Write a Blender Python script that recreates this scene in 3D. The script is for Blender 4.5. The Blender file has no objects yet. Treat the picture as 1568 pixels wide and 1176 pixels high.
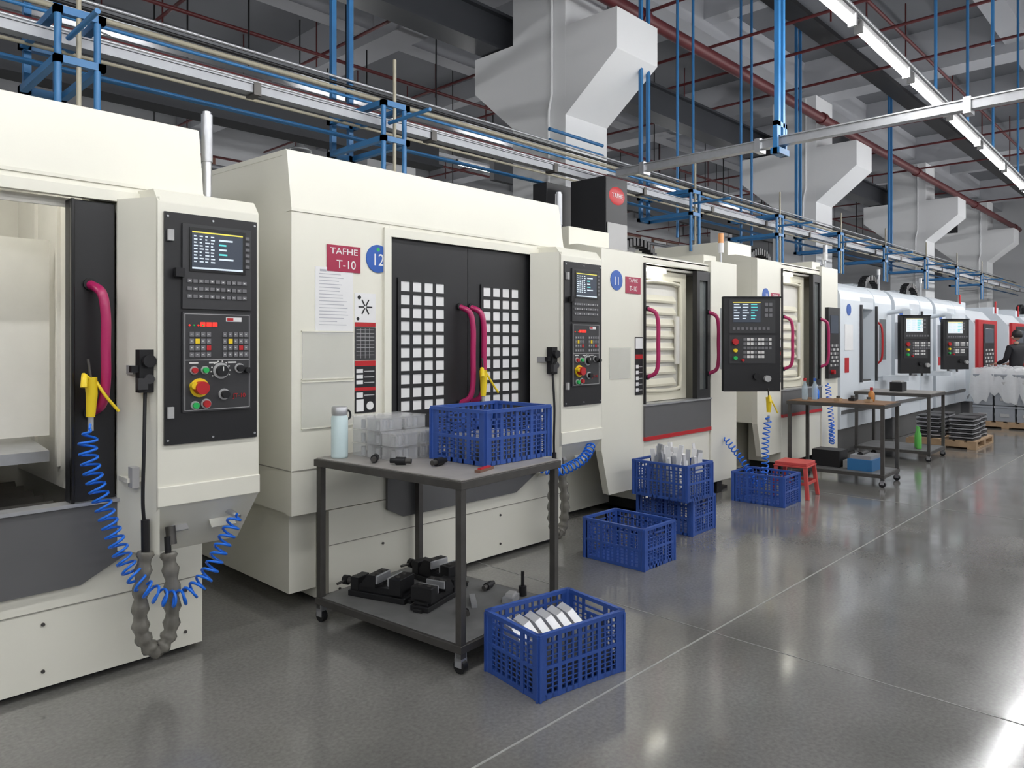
import bpy, math, random
from mathutils import Vector, Matrix
random.seed(7)
sc = bpy.context.scene
sc.view_settings.view_transform = 'Standard'

# ------------------------------------------------------------ materials
def M(name, col, rough=0.5, metal=0.0, var=0.06, scale=6.0, emis=0.0, alpha=1.0, trans=0.0, bump=0.0, coat=0.0, rvar=0.0):
    m = bpy.data.materials.new(name); m.use_nodes = True
    nt = m.node_tree; b = nt.nodes['Principled BSDF']
    tc = nt.nodes.new('ShaderNodeTexCoord'); nz = nt.nodes.new('ShaderNodeTexNoise')
    nz.inputs['Scale'].default_value = scale; nz.inputs['Detail'].default_value = 5
    nt.links.new(tc.outputs['Object'], nz.inputs['Vector'])
    mx = nt.nodes.new('ShaderNodeMix'); mx.data_type = 'RGBA'
    mx.inputs[6].default_value = (*[c*(1-var) for c in col], 1)
    mx.inputs[7].default_value = (*[min(1, c*(1+var)) for c in col], 1)
    nt.links.new(nz.outputs['Fac'], mx.inputs[0])
    nt.links.new(mx.outputs[2], b.inputs['Base Color'])
    b.inputs['Roughness'].default_value = rough; b.inputs['Metallic'].default_value = metal
    if rvar:
        mr = nt.nodes.new('ShaderNodeMapRange'); mr.inputs[3].default_value = max(0, rough-rvar); mr.inputs[4].default_value = rough+rvar
        nt.links.new(nz.outputs['Fac'], mr.inputs[0]); nt.links.new(mr.outputs[0], b.inputs['Roughness'])
    if emis:
        nt.links.new(mx.outputs[2], b.inputs['Emission Color']); b.inputs['Emission Strength'].default_value = emis
    b.inputs['Alpha'].default_value = alpha
    b.inputs['Transmission Weight'].default_value = trans
    b.inputs['Coat Weight'].default_value = coat
    if bump:
        bp = nt.nodes.new('ShaderNodeBump'); bp.inputs['Strength'].default_value = bump; bp.inputs['Distance'].default_value = 0.01
        nt.links.new(nz.outputs['Fac'], bp.inputs['Height']); nt.links.new(bp.outputs[0], b.inputs['Normal'])
    return m

cream = M('cream_enamel', (.80,.785,.69), .36, var=.03, scale=2)
cream2 = M('cream_shadow_gap', (.30,.29,.25), .6)
white2 = M('cool_white_enamel', (.74,.79,.84), .32, var=.03, scale=2)
blackp = M('black_powdercoat', (.012,.012,.014), .42)
blackg = M('black_gloss', (.006,.006,.007), .25)
grayk = M('panel_charcoal', (.035,.035,.038), .5)
gray = M('apron_gray', (.12,.12,.122), .45)
lgray = M('light_gray_plastic', (.42,.42,.42), .5)
key = M('keycap_gray', (.16,.16,.17), .5)
keyw = M('keycap_white', (.7,.7,.68), .5)
alu = M('aluminium', (.62,.63,.65), .35, .85)
galv = M('galvanised_steel', (.50,.51,.53), .4, .7, var=.15, scale=20)
galvd = M('busbar_casing', (.30,.31,.33), .45, .5, var=.15, scale=10)
steel = M('dark_steel', (.10,.095,.09), .5, .6, var=.3, scale=12)
iron = M('cast_iron_black', (.02,.02,.022), .45, .4)
magenta = M('magenta_handle', (.42,.014,.11), .36, coat=.2)
yellow = M('yellow_plastic', (.85,.62,.02), .4)
bhose = M('blue_hose', (.01,.16,.75), .3)
bpipe = M('blue_paint_pipe', (.03,.16,.37), .42)
cblue = M('crate_blue', (.032,.09,.36), .45, var=.12)
paper = M('paper_white', (.80,.80,.80), .7)
papert = M('paper_print', (.45,.46,.50), .7)
platem = M('machined_plate', (.62,.63,.65), .35, .3, var=.12, scale=15)
pocket = M('clear_pocket', (.80,.80,.76), .2, alpha=.35)
redsign = M('sign_red', (.36,.015,.06), .35)
redp = M('red_paint', (.48,.015,.02), .4)
bsign = M('sign_blue', (.02,.10,.42), .35)
interior = M('machine_interior_enamel', (.78,.76,.70), .35, var=.08)
beige = M('machine_interior_beige', (.72,.69,.56), .4)
wood = M('wood_top', (.22,.12,.06), .55, var=.35, scale=9)
palw = M('pallet_wood', (.40,.27,.16), .7, var=.3, scale=9)
orange = M('orange_lamp', (.8,.35,.12), .3)
green = M('green_plastic', (.02,.45,.10), .35)
greenb = M('green_bottle', (.15,.6,.12), .2)
scr = M('lcd_screen', (.05,.06,.08), .15, emis=.35)
scrl = M('lcd_text', (.55,.62,.68), .3, emis=.5)
scrc = M('lcd_cyan', (.10,.55,.55), .3, emis=.5)
scry = M('lcd_yellow', (.7,.6,.08), .3, emis=.5)
scrb = M('lcd_bright', (.55,.60,.62), .2, emis=.8)
ledr = M('led_red', (.9,.03,.02), .3, emis=1.0)
plast = M('clear_film', (.80,.81,.82), .12, alpha=.25, bump=.6, scale=14)
wrapf = M('stretch_film', (.78,.79,.80), .18, alpha=.55, bump=1.0, scale=9)
plast2 = M('smoky_film', (.20,.19,.165), .2, alpha=.75, bump=.8, scale=25)
glass = M('window_glass', (.30,.33,.33), .08, alpha=.35)
redpipe = M('sprinkler_red', (.11,.02,.022), .45)
dkbeam = M('crane_girder_paint', (.035,.038,.045), .5)
tube_em = M('tube_glow', (1,1,1), .5, var=0, emis=68)
warm_pipe = M('pale_pipe', (.36,.33,.25), .45)
colpaint = M('column_paint', (.78,.79,.80), .6, var=.03, scale=1.5, bump=.05)
ceilp = M('ceiling_paint', (.46,.47,.50), .8, var=.08, scale=.6)
slabp = M('slab_paint', (.19,.195,.215), .8, var=.15, scale=.6)
wallp = M('wall_paint', (.60,.61,.63), .7, var=.05, scale=.6)
brown = M('brown_panel', (.20,.10,.07), .6)
stoolr = M('stool_red', (.60,.08,.07), .4)
tealw = M('thermos_enamel', (.62,.76,.78), .3)
graybin = M('gray_bin', (.30,.32,.35), .5)
skin = M('skin', (.55,.33,.24), .5); hair = M('hair_black', (.012,.01,.01), .5)
cloth = M('workwear_black', (.018,.018,.022), .8); pants = M('trousers_dark', (.03,.035,.05), .8)
water = M('bottle_pet', (.6,.75,.85), .08, alpha=.35)
amber = M('amber_liquid', (.5,.2,.04), .2)

def floor_mat():
    m = bpy.data.materials.new('polished_concrete'); m.use_nodes = True
    nt = m.node_tree; b = nt.nodes['Principled BSDF']; N = nt.nodes.new; L = nt.links.new
    tc = N('ShaderNodeTexCoord')
    n1 = N('ShaderNodeTexNoise'); n1.inputs['Scale'].default_value = .8; n1.inputs['Detail'].default_value = 8
    n2 = N('ShaderNodeTexNoise'); n2.inputs['Scale'].default_value = 60; n2.inputs['Detail'].default_value = 4
    n3 = N('ShaderNodeTexNoise'); n3.inputs['Scale'].default_value = 2.2; n3.inputs['Detail'].default_value = 6
    for n in (n1, n2, n3): L(tc.outputs['Object'], n.inputs['Vector'])
    r1 = N('ShaderNodeValToRGB'); r1.color_ramp.elements[0].position = .3; r1.color_ramp.elements[1].position = .72
    r1.color_ramp.elements[0].color = (.135,.132,.125,1); r1.color_ramp.elements[1].color = (.235,.230,.216,1)
    L(n1.outputs['Fac'], r1.inputs[0])
    mx = N('ShaderNodeMix'); mx.data_type = 'RGBA'; mx.blend_type = 'OVERLAY'; mx.inputs[0].default_value = .35
    L(r1.outputs[0], mx.inputs[6]); L(n2.outputs['Fac'], mx.inputs[7])
    L(mx.outputs[2], b.inputs['Base Color'])
    mr = N('ShaderNodeMapRange'); mr.inputs[1].default_value = .3; mr.inputs[2].default_value = .7
    mr.inputs[3].default_value = .10; mr.inputs[4].default_value = .24
    L(n3.outputs['Fac'], mr.inputs[0]); L(mr.outputs[0], b.inputs['Roughness'])
    bp = N('ShaderNodeBump'); bp.inputs['Strength'].default_value = .07; bp.inputs['Distance'].default_value = .02
    L(n3.outputs['Fac'], bp.inputs['Height']); L(bp.outputs[0], b.inputs['Normal'])
    b.inputs['IOR'].default_value = 1.6; b.inputs['Coat Weight'].default_value = .3; b.inputs['Coat Roughness'].default_value = .09
    return m
floorm = floor_mat()
joint = M('joint_filler', (.36,.36,.34), .4, var=.4, scale=20)
jointd = M('joint_sawcut', (.24,.24,.23), .5, var=.4, scale=20)

# ------------------------------------------------------------ mesh builder
def frames(pts):
    pts = [Vector(p) for p in pts]; T = []
    for i in range(len(pts)):
        a = pts[max(0, i-1)]; c = pts[min(len(pts)-1, i+1)]
        T.append((c-a).normalized())
    up = Vector((0,0,1)) if abs(T[0].z) < .9 else Vector((1,0,0))
    n = (up - T[0]*up.dot(T[0])).normalized(); out = []
    for t in T:
        n = n - t*n.dot(t)
        n = n.normalized() if n.length > 1e-6 else t.orthogonal().normalized()
        out.append((t, n, t.cross(n)))
    return pts, out
def catmull(P, seg=8):
    P = [Vector(p) for p in P]; out = []
    for i in range(len(P)-1):
        p0 = P[max(0,i-1)]; p1 = P[i]; p2 = P[i+1]; p3 = P[min(len(P)-1,i+2)]
        for k in range(seg):
            t = k/seg
            out.append(.5*((2*p1)+(p2-p0)*t+(2*p0-5*p1+4*p2-p3)*t*t+(3*p1-p0-3*p2+p3)*t**3))
    out.append(P[-1]); return out

class MB:
    def __init__(s): s.v=[]; s.f=[]; s.m=[]; s.mats=[]; s.sm=[]
    def add(s, vs, fs, mat, smooth=False):
        if mat not in s.mats: s.mats.append(mat)
        k = s.mats.index(mat); o = len(s.v)
        s.v += [tuple(v) for v in vs]
        for f in fs: s.f.append([i+o for i in f]); s.m.append(k); s.sm.append(smooth)
        return s
    def box(s, x0,x1,y0,y1,z0,z1, mat):
        vs = [(x,y,z) for z in (z0,z1) for y in (y0,y1) for x in (x0,x1)]
        return s.add(vs, [(0,2,3,1),(4,5,7,6),(0,1,5,4),(2,6,7,3),(0,4,6,2),(1,3,7,5)], mat)
    def rbox(s, c, size, mat, rx=0, ry=0, rz=0):
        R = Matrix.Rotation(rz,3,'Z') @ Matrix.Rotation(ry,3,'Y') @ Matrix.Rotation(rx,3,'X')
        vs = [Vector(c)+R@Vector((x*size[0]/2,y*size[1]/2,z*size[2]/2)) for z in (-1,1) for y in (-1,1) for x in (-1,1)]
        return s.add(vs, [(0,2,3,1),(4,5,7,6),(0,1,5,4),(2,6,7,3),(0,4,6,2),(1,3,7,5)], mat)
    def prism(s, poly, axis, a0, a1, mat, smooth=False):
        n = len(poly)
        def P(p,a): return {'x':(a,p[0],p[1]),'y':(p[0],a,p[1]),'z':(p[0],p[1],a)}[axis]
        vs = [P(p,a0) for p in poly]+[P(p,a1) for p in poly]
        fs = [tuple(range(n)), tuple(range(2*n-1,n-1,-1))]
        s.add(vs, fs, mat)
        return s.add(vs, [(i,(i+1)%n,(i+1)%n+n,i+n) for i in range(n)], mat, smooth)
    def cyl(s, p0, p1, r, mat, r1=None, n=14):
        r1 = r if r1 is None else r1
        p0 = Vector(p0); p1 = Vector(p1); t = (p1-p0).normalized(); a = t.orthogonal().normalized(); b = t.cross(a)
        vs = []
        for p, q in ((p0,r),(p1,r1)):
            for i in range(n):
                w = 2*math.pi*i/n; vs.append(p+q*(math.cos(w)*a+math.sin(w)*b))
        s.add(vs, [tuple(range(n)), tuple(range(2*n-1,n-1,-1))], mat)
        return s.add(vs, [(i,(i+1)%n,(i+1)%n+n,i+n) for i in range(n)], mat, True)
    def lathe(s, prof, c, mat, n=20):
        vs=[]; c=Vector(c)
        for r,z in prof:
            for i in range(n):
                w=2*math.pi*i/n; vs.append(c+Vector((r*math.cos(w), r*math.sin(w), z)))
        fs=[]
        for k in range(len(prof)-1):
            for i in range(n): fs.append((k*n+i,k*n+(i+1)%n,(k+1)*n+(i+1)%n,(k+1)*n+i))
        return s.add(vs, fs, mat, True)
    def tube(s, pts, r, mat, n=8, radii=None):
        pts, F = frames(pts); vs = []
        for k,(p,(t,a,b)) in enumerate(zip(pts,F)):
            q = radii[k] if radii else r
            for i in range(n):
                w = 2*math.pi*i/n; vs.append(p+q*(math.cos(w)*a+math.sin(w)*b))
        m = len(pts); fs = []
        for k in range(m-1):
            for i in range(n): fs.append((k*n+i,k*n+(i+1)%n,(k+1)*n+(i+1)%n,(k+1)*n+i))
        s.add(vs, fs, mat, True)
        return s.add(vs, [tuple(range(n)), tuple(range(m*n-1,(m-1)*n-1,-1))], mat)
    def coil(s, path, rc, turns, rw, mat):
        P = catmull(path, 6)
        L=[0]
        for i in range(1,len(P)): L.append(L[-1]+(P[i]-P[i-1]).length)
        N = int(turns*12); Q=[]
        pts=[]; 
        for k in range(N+1):
            d = L[-1]*k/N; i=0
            while i < len(L)-2 and L[i+1] < d: i+=1
            t=(d-L[i])/max(1e-6,L[i+1]-L[i]); pts.append(P[i].lerp(P[i+1],t))
        pts, F = frames(pts)
        for k,(p,(t,a,b)) in enumerate(zip(pts,F)):
            w = 2*math.pi*k/12; e=min(1,k/10,(N-k)/10)
            Q.append(p+rc*e*(math.cos(w)*a+math.sin(w)*b))
        return s.tube(Q, rw, mat, 6)
    def build(s, name, parent=None, loc=(0,0,0), rz=0, bevel=0):
        me = bpy.data.meshes.new(name); me.from_pydata(s.v, [], s.f)
        for m in s.mats: me.materials.append(m)
        me.polygons.foreach_set('material_index', s.m); me.polygons.foreach_set('use_smooth', s.sm)
        import bmesh
        bm = bmesh.new(); bm.from_mesh(me); bmesh.ops.recalc_face_normals(bm, faces=bm.faces); bm.to_mesh(me); bm.free()
        me.update()
        o = bpy.data.objects.new(name, me); sc.collection.objects.link(o)
        o.location = loc; o.rotation_euler[2] = rz
        if parent: o.parent = parent
        if bevel:
            md = o.modifiers.new('bevel','BEVEL'); md.width = bevel; md.segments = 2; md.limit_method='ANGLE'
        return o
def E(name, loc=(0,0,0), rz=0):
    o = bpy.data.objects.new(name, None); o.location = loc; o.rotation_euler[2] = rz
    o.empty_display_size = .1; sc.collection.objects.link(o); return o
def text(body, size, loc, parent, mat, name='lettering', sx=1, rz=0, rx=math.pi/2):
    c = bpy.data.curves.new(name, 'FONT'); c.body = body; c.size = size; c.extrude = .0006
    c.align_x='CENTER'; c.align_y='CENTER'; c.materials.append(mat)
    o = bpy.data.objects.new(name, c); o.location = loc; o.rotation_euler = (rx,0,rz); o.scale[0]=sx
    o.parent = parent; sc.collection.objects.link(o); return o

FY = 3.62
# ------------------------------------------------------------ room shell
MB().box(-7,34,-9,18,-.2,0,floorm).build('floor')
MB().box(-7,34,-9,18,7.2,7.4,slabp).build('ceiling')
MB().box(-7.2,-7,-9,18,0,7.2,wallp).build('wall_left')
MB().box(34,34.2,-9,18,0,7.2,wallp).build('wall_right')
MB().box(-7,34,-9.2,-9,0,7.2,wallp).build('wall_front')
b = MB(); b.box(-7,34,18,18.2,0,7.2,wallp)
b.build('wall_back')
b = MB()
for i in range(13):
    x=-6.5+3.1*i
    b.box(x,x+2.2,17.93,17.99,4.6,6.1,brown); b.box(x+.1,x+1.05,17.9,17.95,4.7,6.0,paper); b.box(x+1.15,x+2.1,17.9,17.95,4.7,6.0,lgray)
b.build('window_1')
b = MB()
b.box(-6.9,33.9,1.895,1.905,-.01,.0015,joint); b.box(-6.9,33.9,-2.203,-2.197,-.01,.0015,jointd)
for x in (-.6,3.48,7.5,11.6,15.6,19.7,23.8,27.9): b.box(x-.004,x+.004,-8.9,17,-.01,.0012,jointd)
b.build('floor_joint')
# ceiling beams
XB=[(x+.15,x+.7,6.45) for x in (-.8,7.0,14.8,22.4,30)]+[(x,x+.3,6.8) for x in (3.1,10.9,18.6,26.2)]
YB=[(y,y+.35,6.6) for y in (-5.5,-1.7,2.3,6.1,10,14)]
for (x0,x1,z) in XB: MB().box(x0,x1,-8.9,17.9,z,7.2,ceilp).build('ceiling_beam')
for (y0,y1,z) in YB: MB().box(-6.9,33.9,y0,y1,z,7.2,ceilp).build('ceiling_beam')
def ctop(x,y,r=.05):
    t=7.19
    for (a,c,z) in XB:
        if a-r<x<c+r: t=min(t,z-.005)
    for (a,c,z) in YB:
        if a-r<y<c+r: t=min(t,z-.005)
    return t
# crane girder
MB().box(-6.9,33.5,7.0,7.06,5.44,5.9,dkbeam).box(-6.9,33.5,6.92,7.3,5.42,5.45,dkbeam).box(-6.9,33.5,6.92,7.3,5.88,5.92,dkbeam).build('crane_girder')
MB().box(-6.9,6.8,7.95,8.05,3.98,4.3,dkbeam).box(-6.9,6.8,7.85,8.15,3.95,3.99,dkbeam).box(-6.9,6.8,7.85,8.15,4.3,4.33,dkbeam).box(7.9,33,7.95,8.05,3.98,4.3,dkbeam).build('steel_beam')
# columns
for cx in (-.8,7.0,14.8,22.4,29.8):
    b = MB(); y0=5.8; y1=6.7; x1=cx+.85
    b.box(cx,x1,y0,y1,0,6.44,colpaint)
    b.prism([(y0+.01,4.30),(y0-.77,4.92),(y0-.77,5.40),(y0+.01,5.40)],'x',cx+.001,x1-.001,colpaint)
    b.prism([(y1-.01,4.30),(y1+.72,4.92),(y1+.72,5.40),(y1-.01,5.40)],'x',cx+.001,x1-.001,colpaint)
    b.tube([(cx-.03,y0+.25,0),(cx-.03,y0+.25,4.4),(cx-.03,y0+.2,4.6),(cx-.03,y0+.2,6.4)],.02,colpaint)
    b.build('concrete_column', bevel=.015)
for cx in (2,9.8,17.6,25.4):
    MB().box(cx,cx+.6,13.35,13.95,0,6.6,colpaint).box(cx,cx+.6,12.95,13.35,4.9,5.4,colpaint).build('concrete_column', bevel=.015)

# ------------------------------------------------------------ services
X0,X1=-6,30
def pipe(name,p0,p1,r,m,n=8): return MB().cyl(p0,p1,r,m,n=n).build(name)
b = MB()
b.box(X0,X1,4.54,4.62,3.13,3.183,galvd); b.box(X0,X1,4.53,4.635,3.183,3.192,galvd)
x=X0+.8
while x<X1:
    b.box(x,x+.05,4.525,4.64,3.115,3.198,steel); x+=1.5
b.build('busbar_trunking')
for z,y,r,m in ((3.46,4.9,.018,warm_pipe),(3.36,4.75,.012,bpipe),(3.40,5.05,.018,redpipe),(3.32,4.85,.012,galv),(3.12,4.95,.018,bpipe),(3.62,5.08,.012,galv),(3.54,5.0,.014,iron),(3.24,5.0,.012,warm_pipe)):
    pipe('service_pipe',(X0,y,z),(X1,y,z),r,m)
for x in (1.15,3.25,7.6,9.9,12.2,14.4,17,19.5,22):
    b=MB(); tall = x<5 or x in (7.6,12.2,17)
    if tall:
        for dx in (0,.16): b.box(x+dx,x+dx+.04,5.10,5.14,2.98,ctop(x+.1,5.12,.15),bpipe)
    for z in (2.98,3.24):
        b.box(x-.02,x+.23,4.40,4.44,z,z+.04,bpipe); b.box(x-.02,x+.23,5.1,5.15,z,z+.04,bpipe)
        b.box(x-.02,x+.02,4.40,5.15,z,z+.04,bpipe); b.box(x+.19,x+.23,4.40,5.15,z,z+.04,bpipe)
    zb = 2.64 if x<4.5 else (2.56 if x<10 else 2.62)
    for dx in (0,.19): b.cyl((x+dx,4.42,zb),(x+dx,4.42,3.25),.018,bpipe,n=8)
    b.cyl((x+.1,4.42,zb),(x+.1,4.42,3.6),.013,warm_pipe,n=8)
    b.cyl((x+.05,4.42,3.12),(x+.05,3.95,3.12),.014,bpipe,n=8)
    b.build('blue_pipe_hanger')
b = MB()
b.box(6.17,6.25,-4,4.45,3.20,3.27,galv); b.box(6.155,6.265,-4,4.45,3.265,3.275,alu)
for y in (-2,-.3,1.3,2.9,4.1): b.box(6.15,6.27,y,y+.05,3.17,3.29,alu)
b.build('cable_trunking')
for y in (2.72,-1.0):
    b=MB(); t=ctop(6.2,y+.02)
    for dx in (0,.09): b.box(6.13+dx,6.17+dx,y,y+.04,3.28,t,bpipe)
    b.box(6.1,6.3,y-.02,y+.06,3.12,3.17,bpipe); b.box(6.1,6.13,y,y+.04,3.12,3.4,bpipe); b.box(6.27,6.30,y,y+.04,3.12,3.4,bpipe); b.box(6.1,6.3,y,y+.04,3.36,3.4,bpipe)
    b.build('blue_drop_pipe')
for (x,y,z0) in ((8.6,5.2,2.9),(9.0,5.2,2.9),(10.4,5.2,3.0),(10.75,5.2,3.0)):
    pipe('blue_drop_pipe',(x,y,z0),(x,y,ctop(x,y)),.02,bpipe)
for x in (8.3,9.6,10.9,12.5,14.75,17,19.5): 
    pipe('blue_drop_pipe',(x,2.06,3.9),(x,2.06,ctop(x,2.06)),.016,bpipe)
for x in (8.45,10.4,12.8,16): pipe('blue_drop_pipe',(x,1.6,4.4),(x,1.6,ctop(x,1.6)),.016,bpipe)
for z in (3.68,3.8): pipe('blue_drop_pipe',(6.0,5.2,z),(6.95,5.2,z),.02,bpipe)
# sprinkler pipes
b = MB(); b.cyl((-6,5.40,5.72),(33,5.40,5.72),.085,redpipe,n=12)
for x in range(-4,33,6): b.cyl((x,5.40,5.72),(x+.15,5.40,5.72),.11,redpipe,n=12)
b.build('sprinkler_main_pipe')
for i,x in enumerate([-2,1,2.4,4,6.4,8.9,10.2,11.6,13.5,16.5,19.0,22,25,28]):
    b=MB(); z=6.0+.1*(i%3)
    b.cyl((x,-8,z),(x,17,z),.024,redpipe,n=8)
    for y in (-1,1.5,3.8,8,10.5,13,15.5): b.cyl((x,y,z-.15),(x,y,ctop(x,y)),.012,redpipe,n=6)
    b.build('sprinkler_pipe')
for y in (8.8,9.6,11.2,12.4,15.2): pipe('sprinkler_pipe',(-6,y,5.4),(33,y,5.4),.026,redpipe)
for y in (3.6,.4,-3.2): pipe('sprinkler_pipe',(-6,y,6.35),(33,y,6.35),.026,redpipe)
for y in (8.45,9.3,10.9,16): MB().box(-6,33,y-.1,y+.1,4.9+.2*(y>9),4.96+.2*(y>9),galvd).build('cable_tray')
for y,z in ((4.4,6.2),(-.3,6.2),(12.0,5.6)): MB().box(-6,33,y-.15,y+.15,z,z+.07,iron).build('cable_tray')
for y in (8.25,12.8): pipe('air_pipe',(-6,y,4.6),(33,y,4.6),.05,galvd,12)
for y,z in ((8.6,5.2),(10.4,5.3),(11.6,4.8)):
    for x in range(-5,32,3): pipe('hanger_rod',(x+.3,y,z-.3),(x+.3,y,ctop(x+.3,y)),.012,iron,6)
# high bay lamps
def highbay(x,y,z,lit=False):
    e=E('high_bay_lamp',(x,y,z)); b=MB()
    b.lathe([(.001,.16),(.06,.16),(.07,.06),(.20,.0),(.21,-.02),(.19,-.02),(.06,.03),(.001,.03)],(0,0,0),galv,18)
    b.cyl((0,0,.15),(0,0,ctop(x,y)-z),.012,iron,n=6); b.cyl((0,0,.15),(0,0,.28),.05,iron)
    b.build('shade',e)
for x,y,z in ((5.8,8.75,4.55),(2.7,9.02,4.9),(11.5,9.0,4.5),(15.7,8.75,4.6),(19,8.9,4.6),(6.8,11.7,4.9)): highbay(x,y,z)
# fluorescent rows
def lamp(x,y,z,em=tube_em,tilt=0):
    e=E('fluorescent_light',(x,y,z)); b=MB()
    b.box(0,1.2,-.018,.018,.035,.075,lgray)
    b.box(0,.03,-.03,.03,-.03,.06,lgray).box(1.17,1.2,-.03,.03,-.03,.06,lgray)
    b.build('housing',e)
    c=MB(); c.cyl((.03,-.0,.0),(1.17,-.0,.0),.028,em,n=12); c.build('glow_tube',e)
    e.rotation_euler[1]=tilt
    return e
b=MB(); b.cyl((-6,1.96,3.99),(5.5,1.96,3.99),.02,galv,n=8); b.cyl((5.5,1.96,3.99),(14.6,1.96,3.68),.02,galv,n=8); b.cyl((14.6,1.96,3.68),(30,1.96,3.68),.02,galv,n=8)
b.build('lamp_rail')
x=-5.9
while x<30:
    z=3.87-(x-5.5)*.035 if x>5.5 else 3.87
    z=max(z,3.55)
    lamp(x,1.96,z,tilt=.03 if 5<x<14 else 0); x+=1.30
for y in (-1.3,-5.0):
    x=-5.5
    while x<30: lamp(x,y,4.0); x+=1.9
for y in (9.8,13.0+2.5):
    x=-4
    while x<31: lamp(x,y,4.7); x+=3.2

# ------------------------------------------------------------ control panel (type A)
def panelA(par, x0, y, z0, z1, w):
    b=MB(); W=w; H=z1-z0
    b.box(x0,x0+W,y-.012,y,z0,z1,blackp)
    for sx in (.03,.5,.97):
        for zz in (z0+.02,z1-.02): b.cyl((x0+W*sx,y-.012,zz),(x0+W*sx,y-.017,zz),.005,galv,n=8)
    u0=x0+.075; u1=x0+.40; t=z1-.045
    b.box(u0,u1,y-.022,y-.012,t-.385,t,grayk)
    b.box(u0+.03,u1-.03,y-.026,y-.022,t-.215,t-.015,blackg)
    sx0,sx1,sz0,sz1=u0+.04,u1-.045,t-.205,t-.03
    b.box(sx0,sx1,y-.028,y-.026,sz0,sz1,scr)
    f=y-.0295
    b.box(sx0,sx1,f,y-.028,sz1-.008,sz1-.002,scry)
    random.seed(3)
    for r in range(9):
        zz=sz1-.02-r*.0145
        for seg in range(4):
            a=sx0+.008+seg*.026; b.box(a,a+random.uniform(.008,.02),f,y-.028,zz-.006,zz,scrl)
    for r in range(5):
        zz=sz1-.03-r*.022; b.box(sx0+.125,sx0+.125+random.uniform(.03,.07),f,y-.028,zz-.008,zz,scrc if r%2 else scrl)
    b.box(sx0,sx1,f,y-.028,sz0+.002,sz0+.01,scrl)
    for r in range(3):
        for c in range(11):
            b.box(u0+.02+c*.026,u0+.04+c*.026,y-.027,y-.022,t-.25-r*.035-.016,t-.25-r*.035,key)
            if (c+r)%2==0: b.box(u0+.025+c*.026,u0+.033+c*.026,y-.0275,y-.027,t-.25-r*.035-.010,t-.25-r*.035-.006,keyw)
    for r in range(6): b.box(u1-.03,u1-.01,y-.027,y-.022,t-.05-r*.027,t-.035-r*.027,key)
    b.box(u0-.04,u0,y-.05,y-.022,t-.245,t-.205,iron)
    t2=t-.40; h=.455
    b.box(u0,u1,y-.022,y-.012,t2-h,t2,grayk)
    for a,c,d,e in ((u0+.008,u1-.008,t2-.01,t2-.007),(u0+.008,u1-.008,t2-h+.007,t2-h+.01),(u0+.008,u1-.008,t2-.22,t2-.217)): b.box(a,c,y-.0235,y-.022,d,e,lgray)
    for a in (u0+.008,u1-.011): b.box(a,a+.003,y-.0235,y-.022,t2-h+.008,t2-.008,lgray)
    for a in range(3): b.box(u0+.08+a*.028,u0+.102+a*.028,y-.025,y-.022,t2-.065,t2-.045,ledr)
    b.box(u0+.20,u0+.275,y-.025,y-.022,t2-.04,t2-.02,paper); b.box(u0+.205,u0+.235,y-.0255,y-.025,t2-.037,t2-.023,redp)
    for gx in (u0+.03,u0+.185):
        for r in range(4):
            for c in range(4 if gx<u0+.1 else 5):
                q=gx+c*.026; zz=t2-.09-r*.031
                b.box(q,q+.02,y-.026,y-.022,zz-.022,zz,key)
                b.box(q+.005,q+.012,y-.0265,y-.026,zz-.012,zz-.009,keyw)
                if (r,c)in((1,1),(2,3)): b.box(q,q+.02,y-.0268,y-.026,zz-.022,zz,yellow if c==1 else redp)
    for c in range(5): b.cyl((u0+.03+c*.02,y-.022,t2-.06),(u0+.03+c*.02,y-.026,t2-.06),.004,green if c%2 else ledr,n=8)
    def knob(cx,cz,r,m,d=.03,ring=None):
        if ring: b.cyl((cx,y-.022,cz),(cx,y-.028,cz),r*1.45,ring,n=18)
        b.cyl((cx,y-.022,cz),(cx,y-.022-d,cz),r,m,n=18)
    knob(u0+.175,t2-.27,.026,iron,.03,lgray); b.box(u0+.173,u0+.177,y-.0535,y-.052,t2-.27,t2-.25,keyw)
    knob(u0+.265,t2-.26,.016,iron,.025,lgray); knob(u0+.30,t2-.27,.014,iron)
    for c in range(10):
        w=math.radians(210-c*26); b.box(u0+.175+.045*math.cos(w)-.003,u0+.175+.045*math.cos(w)+.003,y-.0235,y-.022,t2-.27+.045*math.sin(w)-.003,t2-.27+.045*math.sin(w)+.003,keyw)
    knob(u0+.05,t2-.265,.013,redp,.02,lgray); knob(u0+.10,t2-.265,.013,green,.02,lgray)
    knob(u0+.075,t2-.345,.03,redp,.045,yellow); knob(u0+.045,t2-.335,.016,yellow,.03)
    knob(u0+.055,t2-.425,.014,green,.02,lgray); knob(u0+.105,t2-.42,.016,redp,.02,lgray); knob(u0+.19,t2-.38,.018,iron,.03,lgray)
    for c in range(3): b.box(u0+.03+c*.09,u0+.07+c*.09,y-.0235,y-.022,t2-.235,t2-.228,keyw)
    b.build('control_panel',par)
    text('JT-10',.028,(u0+.265,y-.024,t2-.39),par,redp,'panel_label')
    c=MB(); 
    for zz in (z1-.13,z0+.12): c.box(x0+.01,x0+.035,y-.03,y-.012,zz,zz+.05,lgray)
    c.build('latches',par)

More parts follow.
